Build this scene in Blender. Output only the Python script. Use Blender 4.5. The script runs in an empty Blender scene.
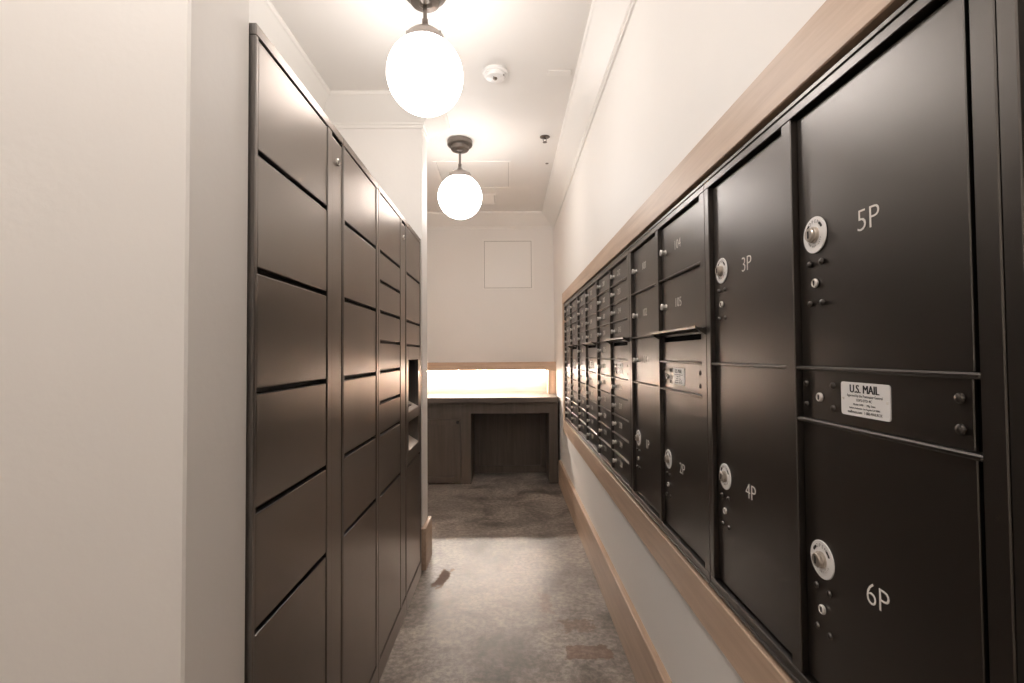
import bpy, bmesh, math, random
from mathutils import Vector, Matrix
random.seed(4)
S = bpy.context.scene
COL = S.collection

# ---------------------------------------------------------------- materials
def nmat(name):
    m = bpy.data.materials.new(name); m.use_nodes = True
    nt = m.node_tree
    return m, nt, nt.nodes['Principled BSDF']

def plain(name, col, rough=.5, metal=0., bump=0., scale=60., var=0., spec=.5, coat=0., detail=3, rvar=0., ior=1.5, tint=None):
    m, nt, b = nmat(name)
    b.inputs['Base Color'].default_value = (*col, 1)
    b.inputs['Roughness'].default_value = rough
    b.inputs['Metallic'].default_value = metal
    b.inputs['Specular IOR Level'].default_value = spec
    b.inputs['Coat Weight'].default_value = coat
    b.inputs['IOR'].default_value = ior
    if tint: b.inputs['Specular Tint'].default_value = (*tint, 1)
    tc = nt.nodes.new('ShaderNodeTexCoord')
    nz = nt.nodes.new('ShaderNodeTexNoise'); nz.inputs['Scale'].default_value = scale
    nz.inputs['Detail'].default_value = detail
    nt.links.new(tc.outputs['Object'], nz.inputs['Vector'])
    if bump:
        bp = nt.nodes.new('ShaderNodeBump'); bp.inputs['Strength'].default_value = bump
        bp.inputs['Distance'].default_value = .002
        nt.links.new(nz.outputs['Fac'], bp.inputs['Height']); nt.links.new(bp.outputs['Normal'], b.inputs['Normal'])
    if var:
        n2 = nt.nodes.new('ShaderNodeTexNoise'); n2.inputs['Scale'].default_value = 3.; n2.inputs['Detail'].default_value = 6
        nt.links.new(tc.outputs['Object'], n2.inputs['Vector'])
        mx = nt.nodes.new('ShaderNodeMix'); mx.data_type = 'RGBA'
        mx.inputs['A'].default_value = (*[c*(1-var) for c in col], 1); mx.inputs['B'].default_value = (*[min(1, c*(1+var)) for c in col], 1)
        nt.links.new(n2.outputs['Fac'], mx.inputs['Factor']); nt.links.new(mx.outputs['Result'], b.inputs['Base Color'])
    if rvar:
        mr = nt.nodes.new('ShaderNodeMapRange'); mr.inputs['To Min'].default_value = rough-rvar; mr.inputs['To Max'].default_value = rough+rvar
        n3 = nt.nodes.new('ShaderNodeTexNoise'); n3.inputs['Scale'].default_value = 5.; n3.inputs['Detail'].default_value = 5
        nt.links.new(tc.outputs['Object'], n3.inputs['Vector'])
        nt.links.new(n3.outputs['Fac'], mr.inputs['Value']); nt.links.new(mr.outputs['Result'], b.inputs['Roughness'])
    return m

def wood(name, dark, light, axis, rough=.45, scale=1.):
    """straight grained wood; the grain runs along axis"""
    m, nt, b = nmat(name)
    tc = nt.nodes.new('ShaderNodeTexCoord')
    mp = nt.nodes.new('ShaderNodeMapping')
    sc = [26*scale]*3; sc[axis] = 1.4*scale
    mp.inputs['Scale'].default_value = sc
    nt.links.new(tc.outputs['Object'], mp.inputs['Vector'])
    n1 = nt.nodes.new('ShaderNodeTexNoise'); n1.inputs['Scale'].default_value = 1.; n1.inputs['Detail'].default_value = 8; n1.inputs['Roughness'].default_value = .65
    n1.inputs['Distortion'].default_value = .4
    nt.links.new(mp.outputs[0], n1.inputs['Vector'])
    n2 = nt.nodes.new('ShaderNodeTexNoise'); n2.inputs['Scale'].default_value = 2.2; n2.inputs['Detail'].default_value = 3
    nt.links.new(tc.outputs['Object'], n2.inputs['Vector'])
    ad = nt.nodes.new('ShaderNodeMath'); ad.operation = 'MULTIPLY_ADD'; ad.inputs[1].default_value = .35
    nt.links.new(n2.outputs['Fac'], ad.inputs[0]); nt.links.new(n1.outputs['Fac'], ad.inputs[2])
    cr = nt.nodes.new('ShaderNodeValToRGB')
    cr.color_ramp.elements[0].position = .42; cr.color_ramp.elements[0].color = (*dark, 1)
    cr.color_ramp.elements[1].position = .92; cr.color_ramp.elements[1].color = (*light, 1)
    nt.links.new(ad.outputs[0], cr.inputs['Fac']); nt.links.new(cr.outputs['Color'], b.inputs['Base Color'])
    b.inputs['Roughness'].default_value = rough
    bp = nt.nodes.new('ShaderNodeBump'); bp.inputs['Strength'].default_value = .15; bp.inputs['Distance'].default_value = .001
    nt.links.new(n1.outputs['Fac'], bp.inputs['Height']); nt.links.new(bp.outputs['Normal'], b.inputs['Normal'])
    return m

def emit(name, col, s):
    m, nt, b = nmat(name)
    b.inputs['Base Color'].default_value = (*col, 1)
    b.inputs['Emission Color'].default_value = (*col, 1); b.inputs['Emission Strength'].default_value = s
    b.inputs['Roughness'].default_value = .3
    return m

def concrete():
    m, nt, b = nmat('polished_concrete')
    N = nt.nodes.new; Lk = nt.links.new
    tc = N('ShaderNodeTexCoord')
    def noise(sc, det, rgh=.6, dist=0.):
        n = N('ShaderNodeTexNoise'); n.inputs['Scale'].default_value = sc; n.inputs['Detail'].default_value = det
        n.inputs['Roughness'].default_value = rgh; n.inputs['Distortion'].default_value = dist
        Lk(tc.outputs['Object'], n.inputs['Vector']); return n
    a = noise(2.6, 10, .7, .6); c = noise(38, 6, .7)
    cr = N('ShaderNodeValToRGB'); e = cr.color_ramp.elements
    e[0].position = .36; e[0].color = (.11, .088, .072, 1); e[1].position = .62; e[1].color = (.46, .40, .352, 1)
    Lk(a.outputs['Fac'], cr.inputs['Fac'])
    cr2 = N('ShaderNodeValToRGB'); e = cr2.color_ramp.elements
    e[0].position = .42; e[0].color = (.30, .29, .28, 1); e[1].position = .6; e[1].color = (1.1, 1.08, 1.06, 1)
    Lk(c.outputs['Fac'], cr2.inputs['Fac'])
    mu = N('ShaderNodeMix'); mu.data_type = 'RGBA'; mu.blend_type = 'MULTIPLY'; mu.inputs['Factor'].default_value = .65
    Lk(cr.outputs['Color'], mu.inputs['A']); Lk(cr2.outputs['Color'], mu.inputs['B'])
    # rust brown marks with a shape of their own
    sep = N('ShaderNodeSeparateXYZ'); Lk(tc.outputs['Object'], sep.inputs[0])
    nz = noise(24, 5, .7)
    def M(op, *v):
        n = N('ShaderNodeMath'); n.operation = op
        for i, q in enumerate(v):
            if isinstance(q, (int, float)): n.inputs[i].default_value = q
            else: Lk(q, n.inputs[i])
        return n.outputs[0]
    def patch(cx, cy, wx, wy, rough, skew=0.):
        dx = M('SUBTRACT', sep.outputs['X'], cx); dy = M('SUBTRACT', sep.outputs['Y'], cy)
        dx = M('SUBTRACT', dx, M('MULTIPLY', dy, skew))
        dx = M('DIVIDE', M('ABSOLUTE', dx), wx); dy = M('DIVIDE', M('ABSOLUTE', dy), wy)
        d = M('MAXIMUM', dx, dy)
        d = M('ADD', d, M('MULTIPLY', M('SUBTRACT', nz.outputs['Fac'], .5), rough))
        return M('LESS_THAN', d, 1.)
    p1 = patch(.345, 2.19, .10, .05, 1.2)
    p2 = patch(.33, 2.40, .07, .05, 4.0)
    p3 = patch(-.385, 2.92, .030, .11, 2.6, .2)
    p4 = patch(.19, 2.62, .03, .10, 4.5)
    tot = M('MAXIMUM', M('MULTIPLY', p1, .6), M('MULTIPLY', p2, .4)); tot = M('MAXIMUM', tot, M('MULTIPLY', p3, .8)); tot = M('MAXIMUM', tot, M('MULTIPLY', p4, .3))
    mx = N('ShaderNodeMix'); mx.data_type = 'RGBA'; mx.inputs['B'].default_value = (.20, .115, .08, 1)
    Lk(tot, mx.inputs['Factor']); Lk(mu.outputs['Result'], mx.inputs['A']); Lk(mx.outputs['Result'], b.inputs['Base Color'])
    mr = N('ShaderNodeMapRange'); mr.inputs['To Min'].default_value = .27; mr.inputs['To Max'].default_value = .44
    Lk(a.outputs['Fac'], mr.inputs['Value']); Lk(M('ADD', mr.outputs['Result'], M('MULTIPLY', tot, .45)), b.inputs['Roughness'])
    Lk(M('SUBTRACT', .5, M('MULTIPLY', tot, .4)), b.inputs['Specular IOR Level'])
    b.inputs['IOR'].default_value = 1.75
    bp = N('ShaderNodeBump'); bp.inputs['Strength'].default_value = .2; bp.inputs['Distance'].default_value = .002
    Lk(c.outputs['Fac'], bp.inputs['Height']); Lk(bp.outputs['Normal'], b.inputs['Normal'])
    return m

MW = plain('painted_plaster', (.81, .778, .742), .55, bump=.25, scale=45, var=.02)
MCE = plain('ceiling_paint', (.81, .78, .745), .6, bump=.15, scale=40, var=.02)
MTR = plain('trim_paint', (.83, .80, .76), .4)
MOAK = wood('pale_oak_lengthwise', (.39, .262, .18), (.62, .46, .34), 1, .42)
MOAKV = wood('pale_oak_upright', (.39, .262, .18), (.62, .46, .34), 2, .42)
MOAKX = wood('pale_oak_crosswise', (.39, .262, .18), (.62, .46, .34), 0, .42)
MDK = wood('taupe_wood_upright', (.060, .046, .036), (.115, .090, .072), 2, .45)
MDKX = wood('taupe_wood_crosswise', (.060, .046, .036), (.115, .090, .072), 0, .45)
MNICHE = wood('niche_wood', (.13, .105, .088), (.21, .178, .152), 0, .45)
MCO = concrete()
MBOX = plain('bronze_powder_coat', (.0042, .0034, .0028), .29, bump=.10, scale=900, ior=2.0, rvar=.015, tint=(1., .91, .84))
MBLK = plain('shadow_black', (.004, .0035, .003), .8, spec=.1)
MLOC = plain('taupe_locker_enamel', (.228, .215, .205), .31, metal=1., bump=.06, scale=500, var=.04, rvar=.04, tint=(1., .92, .86))
MLOD = plain('locker_interior', (.02, .016, .013), .6)
MCH = plain('brushed_nickel', (.78, .74, .69), .35, metal=.55)
MNK = plain('pewter', (.20, .175, .155), .3, metal=1.)
MFIT = plain('fitter_metal', (.42, .38, .35), .35, metal=1.)
MKNOB = plain('worn_nickel', (.52, .46, .40), .3, metal=.85)
MSHELF = plain('pale_satin_metal', (.62, .55, .48), .4, metal=.3)
MAL = plain('label_aluminium', (.80, .78, .76), .4, metal=.1)
MINK = plain('black_ink', (.012, .011, .011), .6)
MGREY = plain('grey_ink', (.30, .28, .27), .5)
MWH = plain('white_engraving', (.75, .71, .66), .5)
MSHADE = plain('grey_gap_shade', (.30, .27, .245), .7)  # painted shade: grey that stands in for the shadow in panel gaps
MPL = plain('white_plastic', (.82, .80, .78), .4)
MSCR = plain('dark_glass', (.012, .012, .013), .12)
MGL = emit('lit_opal_glass', (1., .95, .915), 4.4)
MLED = emit('lit_led_diffuser', (1., .88, .77), 92.)

# ---------------------------------------------------------------- mesh helpers
def box(bm, x0, x1, y0, y1, z0, z1, bev=0., mi=0, seg=1):
    vs = [bm.verts.new((x, y, z)) for x in (x0, x1) for y in (y0, y1) for z in (z0, z1)]
    F = [(0, 1, 3, 2), (4, 6, 7, 5), (0, 4, 5, 1), (2, 3, 7, 6), (0, 2, 6, 4), (1, 5, 7, 3)]
    fs = [bm.faces.new([vs[i] for i in f]) for f in F]
    for f in fs: f.material_index = mi
    if bev:
        es = list({e for f in fs for e in f.edges})
        r = bmesh.ops.bevel(bm, geom=es, offset=bev, segments=seg, affect='EDGES', profile=.5)
        for f in r['faces']: f.material_index = mi

def prism(bm, pts, a0, a1, axis, mi=0):
    """extrude a closed 2D outline along an axis; pts are the two other coordinates in xyz order"""
    def P(p, a):
        return {0: (a, p[0], p[1]), 1: (p[0], a, p[1]), 2: (p[0], p[1], a)}[axis]
    A = [bm.verts.new(P(p, a0)) for p in pts]; B = [bm.verts.new(P(p, a1)) for p in pts]
    n = len(pts); fs = [bm.faces.new(A), bm.faces.new(B[::-1])]
    for i in range(n): fs.append(bm.faces.new((A[i], B[i], B[(i+1) % n], A[(i+1) % n])))
    for f in fs: f.material_index = mi

def lathe(bm, prof, origin, axis='z', n=32, mi=0):
    """prof: (radius, distance along axis)"""
    o = Vector(origin)
    U, V, W = {'z': (Vector((1, 0, 0)), Vector((0, 1, 0)), Vector((0, 0, 1))),
               '-x': (Vector((0, -1, 0)), Vector((0, 0, 1)), Vector((-1, 0, 0))),
               'x': (Vector((0, 1, 0)), Vector((0, 0, 1)), Vector((1, 0, 0))),
               '-y': (Vector((1, 0, 0)), Vector((0, 0, 1)), Vector((0, -1, 0)))}[axis]
    rings = []
    for r, h in prof:
        if r < 1e-6: rings.append([bm.verts.new(o+W*h)])
        else: rings.append([bm.verts.new(o+W*h+U*r*math.cos(2*math.pi*i/n)+V*r*math.sin(2*math.pi*i/n)) for i in range(n)])
    for a, b in zip(rings, rings[1:]):
        for i in range(n):
            j = (i+1) % n
            q = [a[i % len(a)], a[j % len(a)], b[j % len(b)], b[i % len(b)]]
            q = list(dict.fromkeys(q))
            if len(q) > 2:
                f = bm.faces.new(q); f.material_index = mi; f.smooth = True

def mk(name, bm, mats, parent=None, loc=None, recalc=True):
    if recalc: bmesh.ops.recalc_face_normals(bm, faces=bm.faces)
    me = bpy.data.meshes.new(name); bm.to_mesh(me); bm.free()
    for m in (mats if isinstance(mats, (list, tuple)) else [mats]): me.materials.append(m)
    me.set_sharp_from_angle(angle=math.radians(20))
    o = bpy.data.objects.new(name, me); COL.objects.link(o)
    if loc: o.location = loc
    if parent: o.parent = parent
    return o

def thing(name, loc, label, cat, group=None):
    o = bpy.data.objects.new(name, None); o.empty_display_size = .05; COL.objects.link(o)
    o.location = loc; tag(o, label, cat, group); return o

def tag(o, label, cat, group=None):
    o['label'] = label; o['category'] = cat
    if group: o['group'] = group
    return o

def struct(name, bm, mats):
    o = mk(name, bm, mats); o['kind'] = 'structure'; return o

def to_local(o, parent_loc):
    """the mesh was built in room coordinates; move it into its parent's space"""
    o.data.transform(Matrix.Translation(-Vector(parent_loc)))
    return o

_tc = {}
def text_mesh(txt, size, thin=0., depth=.0003, align='CENTER'):
    k = (txt, size, thin, align)
    if k in _tc: return _tc[k]
    c = bpy.data.curves.new('lettering', 'FONT'); c.body = txt; c.size = size; c.extrude = depth
    c.align_x = align; c.align_y = 'CENTER'; c.offset = thin; c.resolution_u = 3
    o = bpy.data.objects.new('lettering_source', c); COL.objects.link(o)
    bpy.context.view_layer.update()
    me = bpy.data.meshes.new_from_object(o.evaluated_get(bpy.context.evaluated_depsgraph_get()))
    bpy.data.objects.remove(o); bpy.data.curves.remove(c)
    _tc[k] = me; return me

# text on a face looking towards -X: reads along -Y, up is +Z
ROT_L = Matrix(((0, 0, -1), (-1, 0, 0), (0, 1, 0))).to_4x4()
def text_part(name, txt, size, pos, mat, parent, thin=0., sx=1.):
    me = text_mesh(txt, size, thin).copy(); me.name = name
    me.materials.clear(); me.materials.append(mat)
    me.transform(ROT_L @ Matrix.Diagonal((sx, 1, 1, 1)))
    o = bpy.data.objects.new(name, me); COL.objects.link(o)
    o.parent = parent; o.location = pos; return o

# ---------------------------------------------------------------- the room
H = 2.875
XR = .525            # right wall plane
bm = bmesh.new(); box(bm, -2.3, 1.2, -1.7, 5.7, -.1, 0); struct('floor', bm, MCO)
bm = bmesh.new(); box(bm, -2.3, 1.2, -1.7, 5.7, H, H+.1); struct('ceiling', bm, MCE)
# right wall with the recess the mailbox cabinets sit in
ZB, ZT = .700, 1.757     # opening in the wood casing
YA, YB = -.22, 4.462
bm = bmesh.new()
box(bm, XR, 1.1, -1.6, 5.65, 0, ZB-.004)
box(bm, XR, 1.1, -1.6, 5.65, ZT+.004, H)
box(bm, XR, 1.1, YB+.004, 5.65, ZB-.004, ZT+.004)
box(bm, XR, 1.1, -1.6, YA-.004, ZB-.004, ZT+.004)
box(bm, 1.0, 1.1, YA-.004, YB+.004, ZB-.004, ZT+.004)
struct('wall_right', bm, MW)
bm = bmesh.new(); box(bm, -1.7, XR, 5.55, 5.65, 0, H); struct('wall_back', bm, MW)
bm = bmesh.new()
box(bm, -1.28, -1.18, .95, 3.10, 0, H)                     # back of the locker alcove
struct('wall_left', bm, MW)
bm = bmesh.new(); box(bm, -1.7, -.531, .823, 1.016, 0, H, .004); struct('wall_near', bm, MW)
bm = bmesh.new(); box(bm, -1.7, -.525, 3.05, 3.24, 0, H, .004); struct('wall_divider', bm, MW)
bm = bmesh.new(); box(bm, -1.7, -1.6, 3.24, 5.55, 0, H); struct('wall_nook', bm, MW)
bm = bmesh.new(); box(bm, -2.2, -2.1, -1.6, .823, 0, H); box(bm, -2.2, -1.7, .823, .9, 0, H); struct('wall_lobby', bm, MW)
bm = bmesh.new(); box(bm, -2.2, 1.1, -1.7, -1.6, 0, H); struct('wall_rear', bm, MW)

# cove moulding round the room
per = [(XR, -1.6), (XR, 5.55), (-1.6, 5.55), (-1.6, 3.24), (-.525, 3.24), (-.525, 3.05), (-1.18, 3.05), (-1.18, 1.016),
       (-.531, 1.016), (-.531, .823), (-2.1, .823), (-2.1, -1.6)]
prof = [(.0, 2.709), (.010, 2.709), (.010, 2.725), (.016, 2.728), (.018, 2.739), (.124, 2.851), (.132, 2.855), (.137, 2.864), (.137, H), (.0, H)]
def offset_poly(P, d):
    out = []
    n = len(P)
    for i in range(n):
        p0, p1, p2 = Vector(P[i-1]), Vector(P[i]), Vector(P[(i+1) % n])
        a = (p1-p0).normalized(); b = (p2-p1).normalized()
        na = Vector((-a.y, a.x)); nb = Vector((-b.y, b.x))
        out.append(p1+na*d+nb*d)
    return out
bm = bmesh.new()
rings = []
for d, z in prof: rings.append([bm.verts.new((q.x, q.y, z)) for q in offset_poly(per, d)])
m_ = len(per)
for r in range(len(prof)):
    a, b = rings[r], rings[(r+1) % len(prof)]
    for i in range(m_):
        bm.faces.new((a[i], a[(i+1) % m_], b[(i+1) % m_], b[i]))
struct('trim_1', bm, MTR)

# wood casing round the mailboxes
bm = bmesh.new()
box(bm, .505, XR+.003, YA-.09, YB+.092, ZT, ZT+.098, .002)
struct('trim_2', bm, MOAK)
bm = bmesh.new(); box(bm, .505, XR+.003, YA-.09, YB+.092, ZB-.112, ZB, .002); struct('trim_3', bm, MOAK)
bm = bmesh.new(); box(bm, .505, XR+.003, YB, YB+.092, ZB, ZT, .002); struct('trim_4', bm, MOAKV)
bm = bmesh.new(); box(bm, .505, XR+.003, YA-.09, YA, ZB, ZT, .002); struct('trim_5', bm, MOAKV)
# baseboards
bm = bmesh.new(); box(bm, .500, XR+.003, -1.6, 4.985, 0, .236, .003); struct('baseboard_right', bm, MOAK)
bm = bmesh.new()
box(bm, -1.18, -.500, 3.022, 3.052, 0, .25, .003)
box(bm, -.527, -.500, 3.052, 3.262, 0, .25, .003)
box(bm, -1.6, -.527, 3.238, 3.262, 0, .25, .003)
struct('baseboard_divider', bm, MOAK)
bm = bmesh.new(); box(bm, -2.1, -.55, .801, .825, 0, .25, .003); struct('baseboard_near', bm, MOAKX)

# ---------------------------------------------------------------- mailbox cabinets (right wall)
U = .0895; Z0 = 1.720            # row height, top of the door field
XF, XD = .512, .524              # frame face, door face
def zrow(r): return Z0-r*U

def rivet(bm, y, z, r=.0055, mi=1):
    lathe(bm, [(r, 0), (r, .0012), (r*.8, .0032), (r*.4, .0043), (0, .0046)], (XD-.002, y, z), '-x', 12, mi)
def cam_lock(bm, y, z, r=.0076, mi=2):
    lathe(bm, [(r, 0), (r, .003), (r*.85, .0042), (r*.75, .0042), (r*.7, .0034), (0, .0034)], (XD-.002, y, z), '-x', 18, mi)
    box(bm, XD-.0068, XD-.005, y-.0008, y+.0008, z-.004, z+.004, 0, 3)

# one template each for the hardware, then copied
def dial_mesh():
    bm = bmesh.new()
    lathe(bm, [(.031, 0), (.031, .0012), (.0302, .002), (0, .002)], (0, 0, 0), '-x', 48, 0)
    lathe(bm, [(.0135, .002), (.0135, .006), (.0115, .0075), (.0115, .011), (.010, .0125), (0, .0125)], (0, 0, 0), '-x', 28, 1)
    box(bm, -.0135, -.0120, -.0012, .0012, -.006, .006, 0, 2)
    for a in (-50, 50):                                   # the curved turn arrows
        for s in range(4):
            t = math.radians(90+a+(s-1.5)*6); y, z = -.0225*math.cos(t), .0225*math.sin(t)
            box(bm, -.0026, -.0015, y-.0018, y+.0018, z-.0018, z+.0018, 0, 2)
    bmesh.ops.recalc_face_normals(bm, faces=bm.faces)
    # lettering round the ring
    me = bpy.data.meshes.new('lock_dial'); bm.to_mesh(me)
    for txt, size, r, cen, step in (('OPEN', .0085, .0225, 90, 19), ('TURN KEY LEFT', .0042, .0195, 270, -11)):
        n = len(txt)
        for i, ch in enumerate(txt):
            if ch == ' ': continue
            a = math.radians(cen-(i-(n-1)/2)*step)
            rot = a-math.pi/2 if step > 0 else a+math.pi/2
            t = text_mesh(ch, size, 0., .0002).copy()
            # local 2D frame (u to the right = -Y, v up = +Z)
            T = ROT_L @ Matrix.Translation((r*math.cos(a), r*math.sin(a), .0022)) @ Matrix.Rotation(rot, 4, 'Z')
            t.transform(T)
            b2 = bmesh.new(); b2.from_mesh(t)
            k0 = len(bm.faces)
            vm = {v: bm.verts.new(v.co) for v in b2.verts}
            for f in b2.faces:
                try: nf = bm.faces.new([vm[v] for v in f.verts]); nf.material_index = 3
                except ValueError: pass
            b2.free()
    bm.to_mesh(me); bm.free()
    for m in (MAL, MKNOB, MINK, MGREY): me.materials.append(m)
    me.set_sharp_from_angle(angle=math.radians(20))
    return me
DIAL = dial_mesh()

def small_lock_mesh():
    bm = bmesh.new()
    lathe(bm, [(.0095, 0), (.0095, .002), (.0075, .004), (.0075, .010), (.0105, .0115), (.0105, .017), (.0085, .0185), (0, .0185)], (0, 0, 0), '-x', 20, 0)
    box(bm, -.0193, -.0180, -.0008, .0008, -.0055, .0055, 0, 1)
    bmesh.ops.recalc_face_normals(bm, faces=bm.faces)
    me = bpy.data.meshes.new('cam_lock'); bm.to_mesh(me); bm.free()
    me.materials.append(MCH); me.materials.append(MINK); me.set_sharp_from_angle(angle=math.radians(20)); return me
SLOCK = small_lock_mesh()

def hang(me, name, pos, parent):
    o = bpy.data.objects.new(name, me); COL.objects.link(o); o.parent = parent; o.location = pos; return o

def door(root, rl, yf, yn, r0, r1, number, big):
    """one mailbox door between rows r0 and r1 (yf far edge, yn near edge)"""
    z1, z0 = zrow(r0)-.0036, zrow(r1)+.0036
    yc, zc = (yf+yn)/2, (z0+z1)/2
    bm = bmesh.new()
    box(bm, XD, XD+.006, yn+GAP, yf-.0015, z0, z1, .0012, 0)
    if big:
        L = Vector((0, yf-.049, 0))
        zl = BIGZ[number]
        for dy in (.015, -.0175):
            rivet(bm, L.y+dy, zl-.048); rivet(bm, L.y+dy, zl-.116)
        cam_lock(bm, L.y, zl-.082)
    d = mk('mailbox_door', bm, [MBOX, MBOX, MCH, MINK], root)
    d.data.transform(Matrix.Translation((-XD, -yc, -zc))); d.location = Vector((XD, yc, zc))-rl
    if big:
        hang(DIAL, 'lock_dial', (-.001, L.y-yc, zl-zc), d)['label'] = 'silver ring dial with a nickel knob'
        t = text_part('number', number, .047, (-.0003, yf-.170-yc, zl-zc-.006), MWH, d, -.0007, 1.)
    else:
        hang(SLOCK, 'lock', (.0005, yf-.045-yc, 0), d)
        if number:
            dy = .158 if r1-r0 > 1 else .150
            t = text_part('number', number, .041 if r1-r0 > 1 else .038, (-.0003, yf-dy-yc, .004), MWH, d, -.0006, 1.)
    return d
GAP = .018
BIGZ = {'5P': 1.4985, '6P': .954, '3P': 1.4995, '4P': 1.002, '2P': .955, '1P': .962}

def plate(root, rl, y0, z):
    """aluminium postal label, y0 its far edge, z its centre"""
    w, h = .0995, .0505
    bm = bmesh.new()
    # rounded rectangle
    pts = []
    for cx, cz, a0 in ((y0-.004, z+h/2-.004, 0), (y0-w+.004, z+h/2-.004, 90), (y0-w+.004, z-h/2+.004, 180), (y0-.004, z-h/2+.004, 270)):
        for s in range(4):
            a = math.radians(a0+s*30); pts.append((cx+.004*math.cos(a), cz+.004*math.sin(a)))
    prism(bm, pts, XD-.0016, XD+.001, 0, 0)
    for yy in (y0-.005, y0-w+.005): lathe(bm, [(.0022, 0), (.0018, .001), (0, .0012)], (XD-.0015, yy, z), '-x', 10, 1)
    return bm, w, h

def lock_panel(root, rl, yf, yn, r0, r1, full=True):
    z1, z0 = zrow(r0)-.0036, zrow(r1)+.0036
    yc, zc = (yf+yn)/2, (z0+z1)/2
    bm = bmesh.new()
    box(bm, XD, XD+.006, yn+.020, yf-.0015, z0, z1, .0012, 0)
    for dy in (.018, .088):
        for dz in (.018, -.018): rivet(bm, yf-dy, zc+dz)
    cam_lock(bm, yf-.055, zc-.003)
    for dz in (.018, -.018): rivet(bm, yn+.034, zc+dz, .0065)
    p = mk('lock_panel', bm, [MBOX, MBOX, MCH, MINK], root)
    p.data.transform(Matrix.Translation((-XD, -yc, -zc))); p.location = Vector((XD, yc, zc))-rl
    bm, w, h = plate(root, rl, yf-.1055, zc+.001)
    q = mk('label_plate', bm, [MAL, MCH], p); q.data.transform(Matrix.Translation((-XD, -yc, -zc)))
    q['label'] = 'silver U.S. MAIL label plate'
    ym = yf-.1055-w/2
    lines = [('U.S. MAIL', .0172, .0150, .0003, .86), ('Approved by the Postmaster General', .0057, .0052, 0, .84),
             ('USPS-STD-4C', .0056, -.0012, 0, 1.)]
    if full:
        lines += [('Model: 3700      Mfg. Date:', .0042, -.0078, 0, 1.), ('Salsbury Industries  Los Angeles CA 90001', .0038, -.0133, 0, .95),
                  ('mailboxes.com   1-800-MAILBOX', .0060, -.0192, 0, .85)]
    bmt = bmesh.new()
    for s, size, dz, th, sx in lines:
        for sh in ((-.0006, -.0003, 0, .0003, .0006) if th else (0,)):
            t = text_mesh(s, size, 0., .0001).copy()
            t.transform(Matrix.Translation((-.0018-abs(sh)*.02, ym-yc+sh, zc+.001+dz-zc)) @ ROT_L @ Matrix.Diagonal((sx, 1, 1, 1)))
            bmt.from_mesh(t)
    hangt = mk('lettering', bmt, [MINK], p)
    return p

def outgoing(root, rl, yf, yn, r0, r1, ylo):
    """outgoing mail slot with the flared hood above it"""
    z1, z0 = zrow(r0)-.0036, zrow(r1)+.0036
    yc, zc = (yf+yn)/2, (z0+z1)/2
    bm = bmesh.new()
    sl0, sl1 = z1-.022, z1-.006
    box(bm, XD, XD+.006, yn+.0015, yf-.0015, z0, sl0, .001)
    box(bm, XD, XD+.006, yn+.0015, yf-.0015, sl1, z1, .001)
    box(bm, XD, XD+.006, yn+.0015, yn+.022, sl0, sl1)
    box(bm, XD, XD+.006, yf-.022, yf-.0015, sl0, sl1)
    p = mk('outgoing_mail_slot', bm, [MBOX], root)
    p.data.transform(Matrix.Translation((-XD, -yc, -zc))); p.location = Vector((XD, yc, zc))-rl
    zh = zrow(r0)
    bm = bmesh.new()
    h0, h1 = max(yn-.036, ylo+.001), yf+.006
    prism(bm, [(.5125, zh-.004), (.504, zh-.002), (.484, zh+.001), (.4825, zh+.008), (.485, zh+.0085), (.487, zh+.005), (.504, zh+.003), (.5125, zh+.005)], h0, h1, 1)
    for yy in (h0, h1-.003):
        prism(bm, [(.5125, zh-.016), (.5125, zh-.003), (.485, zh+.002)], yy, yy+.003, 1)
    q = mk('slot_hood', bm, [MBOX], root); q.data.transform(Matrix.Translation((-XF, -yc, -zh))); q.location = Vector((XF, yc, zh))-rl
    return p

def cabinet(y0, y1, cols, label, group=None):
    """cols: list of (yf, yn, [(kind, r0, r1, number), ...])"""
    rl = Vector((.7, (y0+y1)/2, ZB+.004))
    root = thing('mailbox_cabinet', rl, label, 'mailbox cabinet', group)
    # carcass behind the doors
    bm = bmesh.new(); box(bm, XD+.010, .93, y0+.004, y1-.004, ZB+.004, ZT-.004)
    to_local(mk('carcass', bm, MBLK, root), rl)
    # face frame: top and bottom rails, stiles, thin rails between the doors
    bm = bmesh.new()
    zt, zb = Z0, zrow(11)
    a, b = y0+.0008, y1-.0008
    box(bm, XF, XD+.010, a, b, zt, ZT-.010, .0015)
    box(bm, XF, XD+.010, a, b, ZB+.008, zb, .0015)
    box(bm, XF-.003, XF+.004, a, b, ZT-.020, ZT-.012, .001)         # rolled lip
    box(bm, XF-.003, XF+.004, a, b, ZB+.010, ZB+.018, .001)
    edges = [y1-.0008]
    for yf, yn, _ in cols: edges += [yf, yn]
    edges.append(y0+.0008)
    for i in range(0, len(edges), 2):
        hi, lo = edges[i], edges[i+1]
        box(bm, XF, XD+.010, lo, hi, zb, zt, .0015)
    for yf, yn, items in cols:
        for r in sorted({it[1] for it in items if it[1] > 0}):
            z = zrow(r)
            box(bm, XF+.001, XD+.010, yn, yf, z-.0036, z+.0036, .0022)
    to_local(mk('face_frame', bm, MBOX, root), rl)
    for yf, yn, items in cols:
        for k, r0, r1, num in items:
            if k == 'door': door(root, rl, yf, yn, r0, r1, num, num in BIGZ)
            elif k == 'panel': lock_panel(root, rl, yf, yn, r0, r1)
            elif k == 'slot': outgoing(root, rl, yf, yn, r0, r1, y0)
    return root

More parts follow.
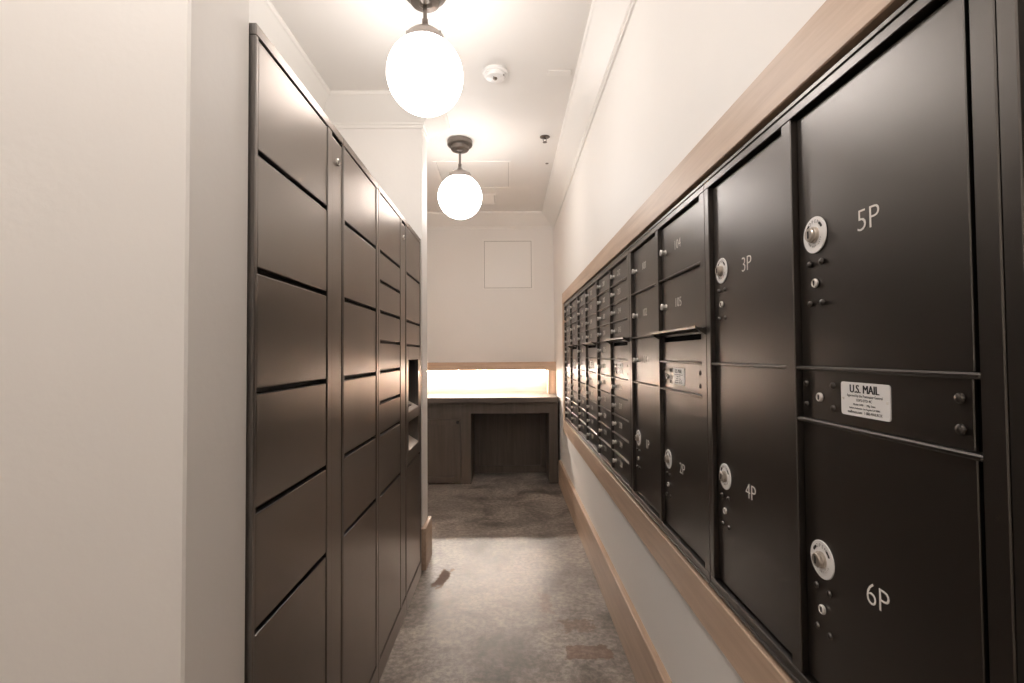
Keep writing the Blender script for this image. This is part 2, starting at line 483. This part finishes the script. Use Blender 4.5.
def eleven(first): return [('door', r, r+1, str(first+r)) for r in range(11)]
def nine(first):
    return [('door', r, r+1, str(first+r)) for r in range(4)]+[('slot', 4, 5, ''), ('panel', 5, 6, '')]+[('door', r, r+1, str(first+r-2)) for r in range(6, 11)]
cabinet(3.643, 4.455, [(4.431, 4.065, eleven(401)), (4.035, 3.665, nine(412))],
        'dark bronze mailbox cabinet with small doors, farthest along the right wall by the desk')
cabinet(2.846, 3.643, [(3.614, 3.280, eleven(301)), (3.240, 2.868, nine(312))],
        'dark bronze mailbox cabinet with small doors, second from the far end of the row')
cabinet(2.068, 2.846, [(2.826, 2.480, eleven(201)), (2.460, 2.110, nine(212))],
        'dark bronze cabinet of small mailboxes, third from the far end, right beside door 101')
cabinet(1.270, 2.068, [(2.038, 1.697, [('door', 0, 2, '101'), ('door', 2, 4, '102'), ('door', 4, 6, '103'), ('door', 6, 11, '1P')]),
                       (1.668, 1.305, [('door', 0, 2, '104'), ('door', 2, 4, '105'), ('slot', 4, 5, ''), ('panel', 5, 6, ''), ('door', 6, 11, '2P')])],
        'dark bronze mailbox cabinet with doors 101 to 105 above parcel doors 1P and 2P')
cabinet(.505, 1.270, [(1.245, .908, [('door', 0, 5, '3P'), ('door', 5, 11, '4P')]),
                      (.879, .534, [('door', 0, 5, '5P'), ('panel', 5, 6, ''), ('door', 6, 11, '6P')])],
        'dark bronze parcel cabinet with tall doors 3P to 6P and a U.S. MAIL plate')
cabinet(-.215, .505, [(.483, .160, [('door', 0, 5, ''), ('door', 5, 11, '')]), (.130, -.190, [('door', 0, 5, ''), ('door', 5, 11, '')])],
        'dark bronze mailbox cabinet cut off by the right edge of the picture')

# ---------------------------------------------------------------- parcel lockers (left)
LX = -.519; LT = 1.996
def tower(y0, y1, bays, label, kiosk=None):
    """bays: list of (ya, yb, [gap heights from the top], lock) ; doors between the gaps"""
    k = 1.0078
    y0 *= k; y1 *= k; bays = [(a*k, b*k, [1.3+(q-1.3)*k for q in g], l) for a, b, g, l in bays]
    if kiosk: kiosk = (kiosk[0]*k, kiosk[1]*k, kiosk[2], kiosk[3])
    rl = Vector((-.84, (y0+y1)/2, 0))
    root = thing('parcel_locker', rl, label, 'parcel locker', 'parcel lockers along the left wall')
    bm = bmesh.new()
    if kiosk:
        ka, kb, kz0, kz1 = kiosk
        box(bm, -1.15, -.66, y0+.002, y1-.002, .006, LT-.008)
        for a, b, c, d in ((y0+.002, ka, .006, LT-.008), (kb, y1-.002, .006, LT-.008), (ka, kb, .006, kz0), (ka, kb, kz1, LT-.008)):
            box(bm, -.66, LX-.022, a, b, c, d)
    else:
        box(bm, -1.15, LX-.022, y0+.002, y1-.002, .006, LT-.008)
    to_local(mk('carcass', bm, MLOD, root), rl)
    bm = bmesh.new()
    x0, x1 = LX-.022, LX
    box(bm, x0, x1, y0+.001, y1-.001, 1.970, LT, .002)
    box(bm, x0, x1-.0, y0+.001, y1-.001, .0, .082, .002)
    box(bm, -1.15, x0, y0+.001, y1-.001, LT-.006, LT)          # top sheet
    ys = [y0+.001]
    for ya, yb, g, lk in bays: ys += [ya, yb]
    ys.append(y1-.001)
    for i in range(0, len(ys), 2): box(bm, x0, x1, ys[i], ys[i+1], .082, 1.970, .002)
    box(bm, -1.15, x0, y0+.001, y0+.004, 0, LT-.006)
    to_local(mk('casing', bm, MLOC, root), rl)
    for ya, yb, gaps, lk in bays:
        tops = gaps; bots = gaps[1:]+[.090]
        for i, (t, b) in enumerate(zip(tops, bots)):
            if b == 'recess' or t == 'recess': continue
            top = t-(.0005 if i and not lk else .002)
            bot = b+.0120 if i < len(tops)-1 else b
            yc, zc = (ya+yb)/2, (top+bot)/2
            bm = bmesh.new()
            box(bm, LX-.018, LX-.002, ya+.0022, yb-.0022, bot, top, .0026, 0, 2)
            nm = 'service_door' if lk else 'locker_door'
            if kiosk and i == KP:
                bm.free(); kiosk_panel(root, rl, ya, yb, bot, top, kiosk); continue
            d = mk(nm, bm, [MLOC], root)
            d.data.transform(Matrix.Translation((-LX, -yc, -zc))); d.location = Vector((LX, yc, zc))-rl
            if lk:
                b3 = bmesh.new()
                lathe(b3, [(.011, 0), (.011, .004), (.0085, .006), (.0078, .0045), (0, .0045)], (0, 0, 0), 'x', 20, 0)
                box(b3, .0042, .0062, -.001, .001, -.005, .005, 0, 1)
                k = mk('keyhole', b3, [MCH, MINK], d, (-.002, 0, lk-zc))
    return root

KP = 3
def kiosk_panel(root, rl, ya, yb, z0, z1, kiosk):
    ka, kb, kz0, kz1 = kiosk
    zm0, zm1 = .948, .998
    yc, zc = (ya+yb)/2, (z0+z1)/2
    bm = bmesh.new(); x0, x1 = LX-.018, LX-.002
    box(bm, x0, x1, ya+.002, ka, z0, z1, .001); box(bm, x0, x1, kb, yb-.002, z0, z1, .001)
    box(bm, x0, x1, ka, kb, z0, kz0, .001); box(bm, x0, x1, ka, kb, kz1, z1, .001)
    box(bm, x0, x1, ka, kb, zm0, zm1, .001)
    box(bm, -.655, x0, ka, kb, zm0+.012, zm0+.018)
    # recess sides so the openings read as folded sheet metal
    for yy in (ka, kb-.002): box(bm, -.655, x0, yy, yy+.002, kz0, kz1)
    box(bm, -.657, -.652, ka, kb, kz0, kz1)
    p = mk('kiosk_panel', bm, [MLOC], root)
    p.data.transform(Matrix.Translation((-LX, -yc, -zc))); p.location = Vector((LX, yc, zc))-rl
    T = Matrix.Translation((-LX, -yc, -zc))
    bm = bmesh.new()
    prism(bm, [(-.652, zm1-.001), (-.522, zm1-.001), (-.522, zm1+.006), (-.652, zm1+.075)], ka+.003, kb-.003, 1)
    s = mk('keypad_shelf', bm, [MSHELF], p); s.data.transform(T)
    bm = bmesh.new()
    prism(bm, [(-.652, kz0+.001), (-.522, kz0+.001), (-.522, kz0+.006), (-.652, kz0+.085)], ka+.003, kb-.003, 1)
    s = mk('scanner_shelf', bm, [MSHELF], p); s.data.transform(T)
    bm = bmesh.new()
    prism(bm, [(-.651, 1.12), (-.640, 1.12), (-.648, 1.255), (-.651, 1.255)], ka+.03, kb-.03, 1)
    s = mk('screen', bm, [MSCR], p); s.data.transform(T)
    bm = bmesh.new()
    for i in range(4):
        for j in range(3):
            yy = ka+.07+j*.045; f = .2+.2*i
            x = -.522-.13*f; z = zm1+.006+.069*f
            box(bm, x-.009, x+.009, yy-.014, yy+.014, z+.001, z+.007, .001)
    s = mk('keypad_key', bm, [MNK], p); s.data.transform(T); s.name = 'keypad'

tower(1.0105, 1.556, [(1.022, 1.420, [1.963, 1.718, 1.4715, 1.2215, .977, .732], None), (1.456, 1.548, [1.955], 1.894)],
      'taupe metal parcel locker with six large doors, nearest and beside the plaster wall')
tower(1.556, 1.980, [(1.568, 1.949, [1.963, 1.718, 1.4715, 1.2215, .977, .732], None)],
      'taupe metal parcel locker, second from the near end, with six equal width doors')
tower(1.980, 2.520, [(2.005, 2.386, [1.963, 1.718, 1.596, 1.4715, 1.349, 1.228, 1.101, .972, .728], None), (2.420, 2.508, [1.955], 1.892)],
      'taupe metal parcel locker with several short narrow doors, beside the kiosk unit')
tower(2.520, 2.950, [(2.532, 2.918, [1.963, 1.716, 1.469, 1.344, .722], None)],
      'taupe metal locker unit with recessed screen and sloped keypad openings, farthest from the viewer', kiosk=(2.585, 2.870, .796, 1.274))

# ---------------------------------------------------------------- desk at the back
rl = Vector((-.55, 5.22, 0))
YD = 5.0
desk = thing('sorting_desk', rl, 'taupe wooden built-in desk with a shaker cupboard and open kneehole at the back wall', 'desk')
XL, XRr = -1.58, .500
bm = bmesh.new()
box(bm, XL, XRr, YD, 5.54, .705, .812)                 # apron box
box(bm, XL, -.474, YD+.022, 5.54, .012, .705)          # cupboard body
box(bm, -.474, -.373, YD, 5.54, .0, .705, .001)        # stile and panel left of the kneehole
box(bm, .412, XRr, YD, 5.54, .0, .705, .001)           # right stile and panel
box(bm, XL, -.474, YD+.002, YD+.022, .655, .706)
to_local(mk('desk_body', bm, MDK, desk), rl)
bm = bmesh.new()
box(bm, -.373, .412, 5.455, 5.468, .004, .705)
box(bm, -.373, -.318, 5.44, 5.456, .06, .705, .001); box(bm, .357, .412, 5.44, 5.456, .06, .705, .001)
box(bm, -.373, .412, 5.44, 5.456, .004, .085, .001); box(bm, -.373, .412, 5.44, 5.456, .64, .705, .001)
to_local(mk('kneehole_panel', bm, MDK, desk), rl)
bm = bmesh.new()
box(bm, XL, XRr+.004, YD-.048, 5.547, .815, .868, .002)
to_local(mk('desk_top', bm, MDKX, desk), rl)
# shaker cupboard doors (one in view, its twin behind the divider)
for xa, xb in ((-.905, -.478), (-1.345, -.915)):
    bm = bmesh.new()
    box(bm, xa, xb, YD+.006, YD+.018, .016, .650)
    box(bm, xa, xb, YD-.004, YD+.008, .595, .650, .0015); box(bm, xa, xb, YD-.004, YD+.008, .016, .075, .0015)
    box(bm, xa, xa+.058, YD-.004, YD+.008, .075, .595, .0015); box(bm, xb-.058, xb, YD-.004, YD+.008, .075, .595, .0015)
    d = mk('cupboard_door', bm, MDK, desk)
    c = Vector(((xa+xb)/2, YD, .333)); d.data.transform(Matrix.Translation(-c)); d.location = c-rl
    bm = bmesh.new()
    lathe(bm, [(.006, 0), (.006, .012), (.014, .016), (.016, .021), (.014, .026), (0, .028)], (0, 0, 0), '-y', 20)
    k = mk('knob', bm, MINK, d, (xb-.028-c.x, -.003, .622-c.z)); k['label'] = 'small black round knob'

# wood light shelf over the desk
rl = Vector((-.5, 5.42, .868))
shelf = thing('light_shelf', rl, 'pale wood surround with lit backsplash above the desk top', 'shelf')
YV = 5.345
bm = bmesh.new(); box(bm, -1.58, .522, YV, YV+.020, 1.125, 1.214, .002); box(bm, -1.58, .522, YV+.020, 5.547, 1.195, 1.214)
to_local(mk('valance', bm, MOAKX, shelf), rl)
bm = bmesh.new(); box(bm, .435, .522, YV, 5.547, .8695, 1.125, .002); to_local(mk('side_panel', bm, MOAKV, shelf), rl)
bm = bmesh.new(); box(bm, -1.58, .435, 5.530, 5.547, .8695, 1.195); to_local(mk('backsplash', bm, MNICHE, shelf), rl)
bm = bmesh.new()
box(bm, -1.50, .40, YV+.022, YV+.040, 1.122, 1.134, .001)
led = mk('led_light_strip', bm, MLED); tag(led, 'glowing warm light strip fixed behind the wood valance over the desk', 'light strip')
led.data.transform(Matrix.Translation((.5, -YV-.03, -1.128))); led.location = (-.5, YV+.03, 1.128)

# ---------------------------------------------------------------- globe pendants
def pendant(x, y, z, label):
    root = thing('pendant_light', (x, y, H), label, 'pendant light', 'white glass globe pendant lights')
    dz = z-H
    bm = bmesh.new()
    lathe(bm, [(0, 0), (.088, 0), (.092, -.004), (.092, -.034), (.088, -.040), (.070, -.042), (.066, -.046), (.066, -.066), (.060, -.074), (.030, -.078), (.016, -.086), (0, -.086)], (0, 0, 0), 'z', 48)
    mk('canopy', bm, MNK, root)
    bm = bmesh.new(); lathe(bm, [(.0085, -.082), (.0085, dz+.245), (.0125, dz+.243), (.0125, dz+.222), (.010, dz+.215)], (0, 0, 0), 'z', 20)
    mk('rod', bm, MNK, root)
    bm = bmesh.new()
    lathe(bm, [(.0, dz+.222), (.014, dz+.220), (.020, dz+.206), (.034, dz+.194), (.060, dz+.184), (.080, dz+.166), (.088, dz+.142), (.088, dz+.134), (.084, dz+.133), (.0, dz+.150)], (0, 0, 0), 'z', 48)
    for a in (-60, 60, 180):
        t = math.radians(a-90)
        lathe(bm, [(.004, 0), (.004, .010), (0, .012)], (.080*math.cos(t), .080*math.sin(t), dz+.158), 'z', 8)
    mk('fitter', bm, MFIT, root)
    bm = bmesh.new()
    R = .1605; pf = []
    for i in range(29):
        a = math.radians(-90+i*(90+57)/28); pf.append((max(0, R*math.cos(a)) if i else 0, R*math.sin(a)))
    lathe(bm, [(r, dz+h) for r, h in pf], (0, 0, 0), 'z', 56)
    mk('globe', bm, MGL, root)
    return root
pendant(-.343, 2.08, 2.487, 'lit white glass globe pendant nearest the viewer, at the top of the picture')
pendant(-.342, 3.61, 2.457, 'lit white glass globe pendant farther away, above the dark desk area')
pendant(-.345, .50, 2.505, 'added white globe pendant overhead, unseen fill light for the near walls')  # added out of view as fill for the near walls
pendant(-.90, -.35, 2.49, 'added white globe pendant behind the viewer, unseen fill light for the near walls')  # another added fill lamp, unseen, brightens the lobby side

# ---------------------------------------------------------------- ceiling and wall fittings
root = thing('smoke_detector', (-.06, 2.72, H), 'round white smoke detector on the ceiling right of the nearest globe', 'smoke detector')
bm = bmesh.new()
lathe(bm, [(0, 0), (.069, 0), (.072, -.003), (.072, -.012), (.066, -.018), (.050, -.020)], (0, 0, 0), 'z', 40)
mk('base', bm, MPL, root)
bm = bmesh.new()
lathe(bm, [(.061, -.014), (.061, -.026), (.052, -.037), (.030, -.043), (.012, -.044), (0, -.044)], (0, 0, 0), 'z', 40)
mk('cover', bm, MPL, root)
bm = bmesh.new()
lathe(bm, [(.013, -.042), (.011, -.050), (0, -.052)], (0, -.012, 0), 'z', 16, 0)
box(bm, .034, .052, -.030, -.022, -.036, -.026); box(bm, -.010, -.003, -.030, -.026, -.044, -.040)
mk('sensor', bm, MNK, root)
bm = bmesh.new(); box(bm, .235, .365, 2.70, 2.755, H-.007, H, .003)
o = mk('ceiling_plate', bm, MTR); tag(o, 'small white rectangular cover plate on the ceiling by the cove moulding', 'cover plate')
root = thing('sprinkler_head', (.28, 3.55, H), 'small metal sprinkler head hanging from the ceiling near the right wall', 'sprinkler')
bm = bmesh.new(); lathe(bm, [(0, 0), (.036, 0), (.036, -.003), (.026, -.008), (.010, -.010), (0, -.010)], (0, 0, 0), 'z', 32); mk('escutcheon', bm, MNK, root)
bm = bmesh.new()
lathe(bm, [(.008, -.008), (.008, -.014), (.005, -.016)], (0, 0, 0), 'z', 14)
for sx in (-1, 1):
    prism(bm, [(sx*.006, -.012), (sx*.014, -.019), (sx*.013, -.029), (sx*.002, -.035), (sx*.002, -.032), (sx*.010, -.027), (sx*.011, -.020), (sx*.004, -.014)], -.002, .002, 1)
lathe(bm, [(.003, -.034), (.003, -.038), (.016, -.039), (.016, -.041), (0, -.042)], (0, 0, 0), 'z', 18)
mk('frame_and_deflector', bm, MNK, root)
bm = bmesh.new(); lathe(bm, [(0, 0), (.013, 0), (.013, -.002), (.010, -.004), (0, -.0045)], (.335, 4.05, H), 'z', 20)
o = mk('ceiling_stud', bm, MNK); tag(o, 'tiny round metal cap on the ceiling beyond the sprinkler head', 'cap')
o.data.transform(Matrix.Translation((-.335, -4.05, -H))); o.location = (.335, 4.05, H)

def hatch_ceiling(x0, x1, y0, y1, name, label, cat):
    c = Vector(((x0+x1)/2, (y0+y1)/2, H)); root = thing(name, c, label, cat)
    w, d = (x1-x0)/2, (y1-y0)/2
    bm = bmesh.new()
    for a in ((-w, w, -d, -d+.022), (-w, w, d-.022, d), (-w, -w+.022, -d+.022, d-.022), (w-.022, w, -d+.022, d-.022)): box(bm, *a, -.007, 0, .001)
    mk('frame', bm, MTR, root)
    bm = bmesh.new(); box(bm, -w+.0245, w-.0245, -d+.0245, d-.0245, -.004, 0, .001); mk('panel', bm, MTR, root)
    bm = bmesh.new(); box(bm, -w+.021, w-.021, -d+.021, d-.021, -.001, 0); mk('gap_shade', bm, MSHADE, root)  # grey sheet painted as the shadow line between frame and panel
    return root
hatch_ceiling(-.60, .04, 3.99, 4.64, 'access_panel', 'large white square access panel set in the ceiling behind the farther globe', 'access panel')
r = hatch_ceiling(-.36, -.10, 4.82, 5.14, 'air_vent', 'small white return air vent in the ceiling near the back wall', 'vent')
bm = bmesh.new()
for i in range(9): 
    y = -.13+i*.0325
    prism(bm, [(y, -.006), (y+.018, -.012), (y+.019, -.010), (y+.002, -.004)], -.10, .10, 0)
mk('louvre', bm, MTR, r)

root = thing('access_panel', (.008, 5.55, 2.309), 'square white access panel high on the back wall', 'access panel')
bm = bmesh.new()
w = .288
for a in ((-w, w, w-.022, w), (-w, w, -w, -w+.022), (-w, -w+.022, -w+.022, w-.022), (w-.022, w, -w+.022, w-.022)):
    box(bm, a[0], a[1], -.008, 0, a[2], a[3], .001)
mk('frame', bm, MTR, root)
bm = bmesh.new(); v = w-.027; box(bm, -v, v, -.006, 0, -v, v, .001); mk('door', bm, MTR, root)
bm = bmesh.new(); q = w-.021; box(bm, -q, q, -.0015, 0, -q, q); mk('gap_shade', bm, MSHADE, root)  # thin grey backing, shade painted into the gap round the door
bm = bmesh.new(); lathe(bm, [(.011, 0), (.011, .004), (.006, .005), (0, .005)], (-v+.03, -.005, .0), '-y', 18); mk('latch', bm, MTR, root)

# ---------------------------------------------------------------- camera
def cam():
    pi, ya, ro = (math.radians(a) for a in (1.472, .51, -.397))
    cp, sp, cy, sy, cr, sr = math.cos(pi), math.sin(pi), math.cos(ya), math.sin(ya), math.cos(ro), math.sin(ro)
    fwd = Vector((sy*cp, cy*cp, sp)); r0 = Vector((cy, -sy, 0)); u0 = r0.cross(fwd)
    right = r0*cr+u0*sr; up = u0*cr-r0*sr
    c = bpy.data.cameras.new('camera'); o = bpy.data.objects.new('camera', c); COL.objects.link(o)
    M = Matrix((right, up, -fwd)).transposed().to_4x4(); M.translation = (0, 0, 1.30)
    o.matrix_world = M
    c.sensor_width = 36; c.sensor_fit = 'HORIZONTAL'; c.lens = 495*36/1024; c.clip_start = .01
    S.camera = o
cam()
w = bpy.data.worlds.new('world'); S.world = w; w.use_nodes = True
w.node_tree.nodes['Background'].inputs[0].default_value = (1, .95, .9, 1); w.node_tree.nodes['Background'].inputs[1].default_value = .02
S.view_settings.view_transform = 'Standard'; S.view_settings.look = 'None'; S.view_settings.gamma = 1
S.view_settings.use_curve_mapping = False; S.view_settings.exposure = 1.93
S.cycles.max_bounces = 12; S.cycles.diffuse_bounces = 8; S.cycles.glossy_bounces = 6
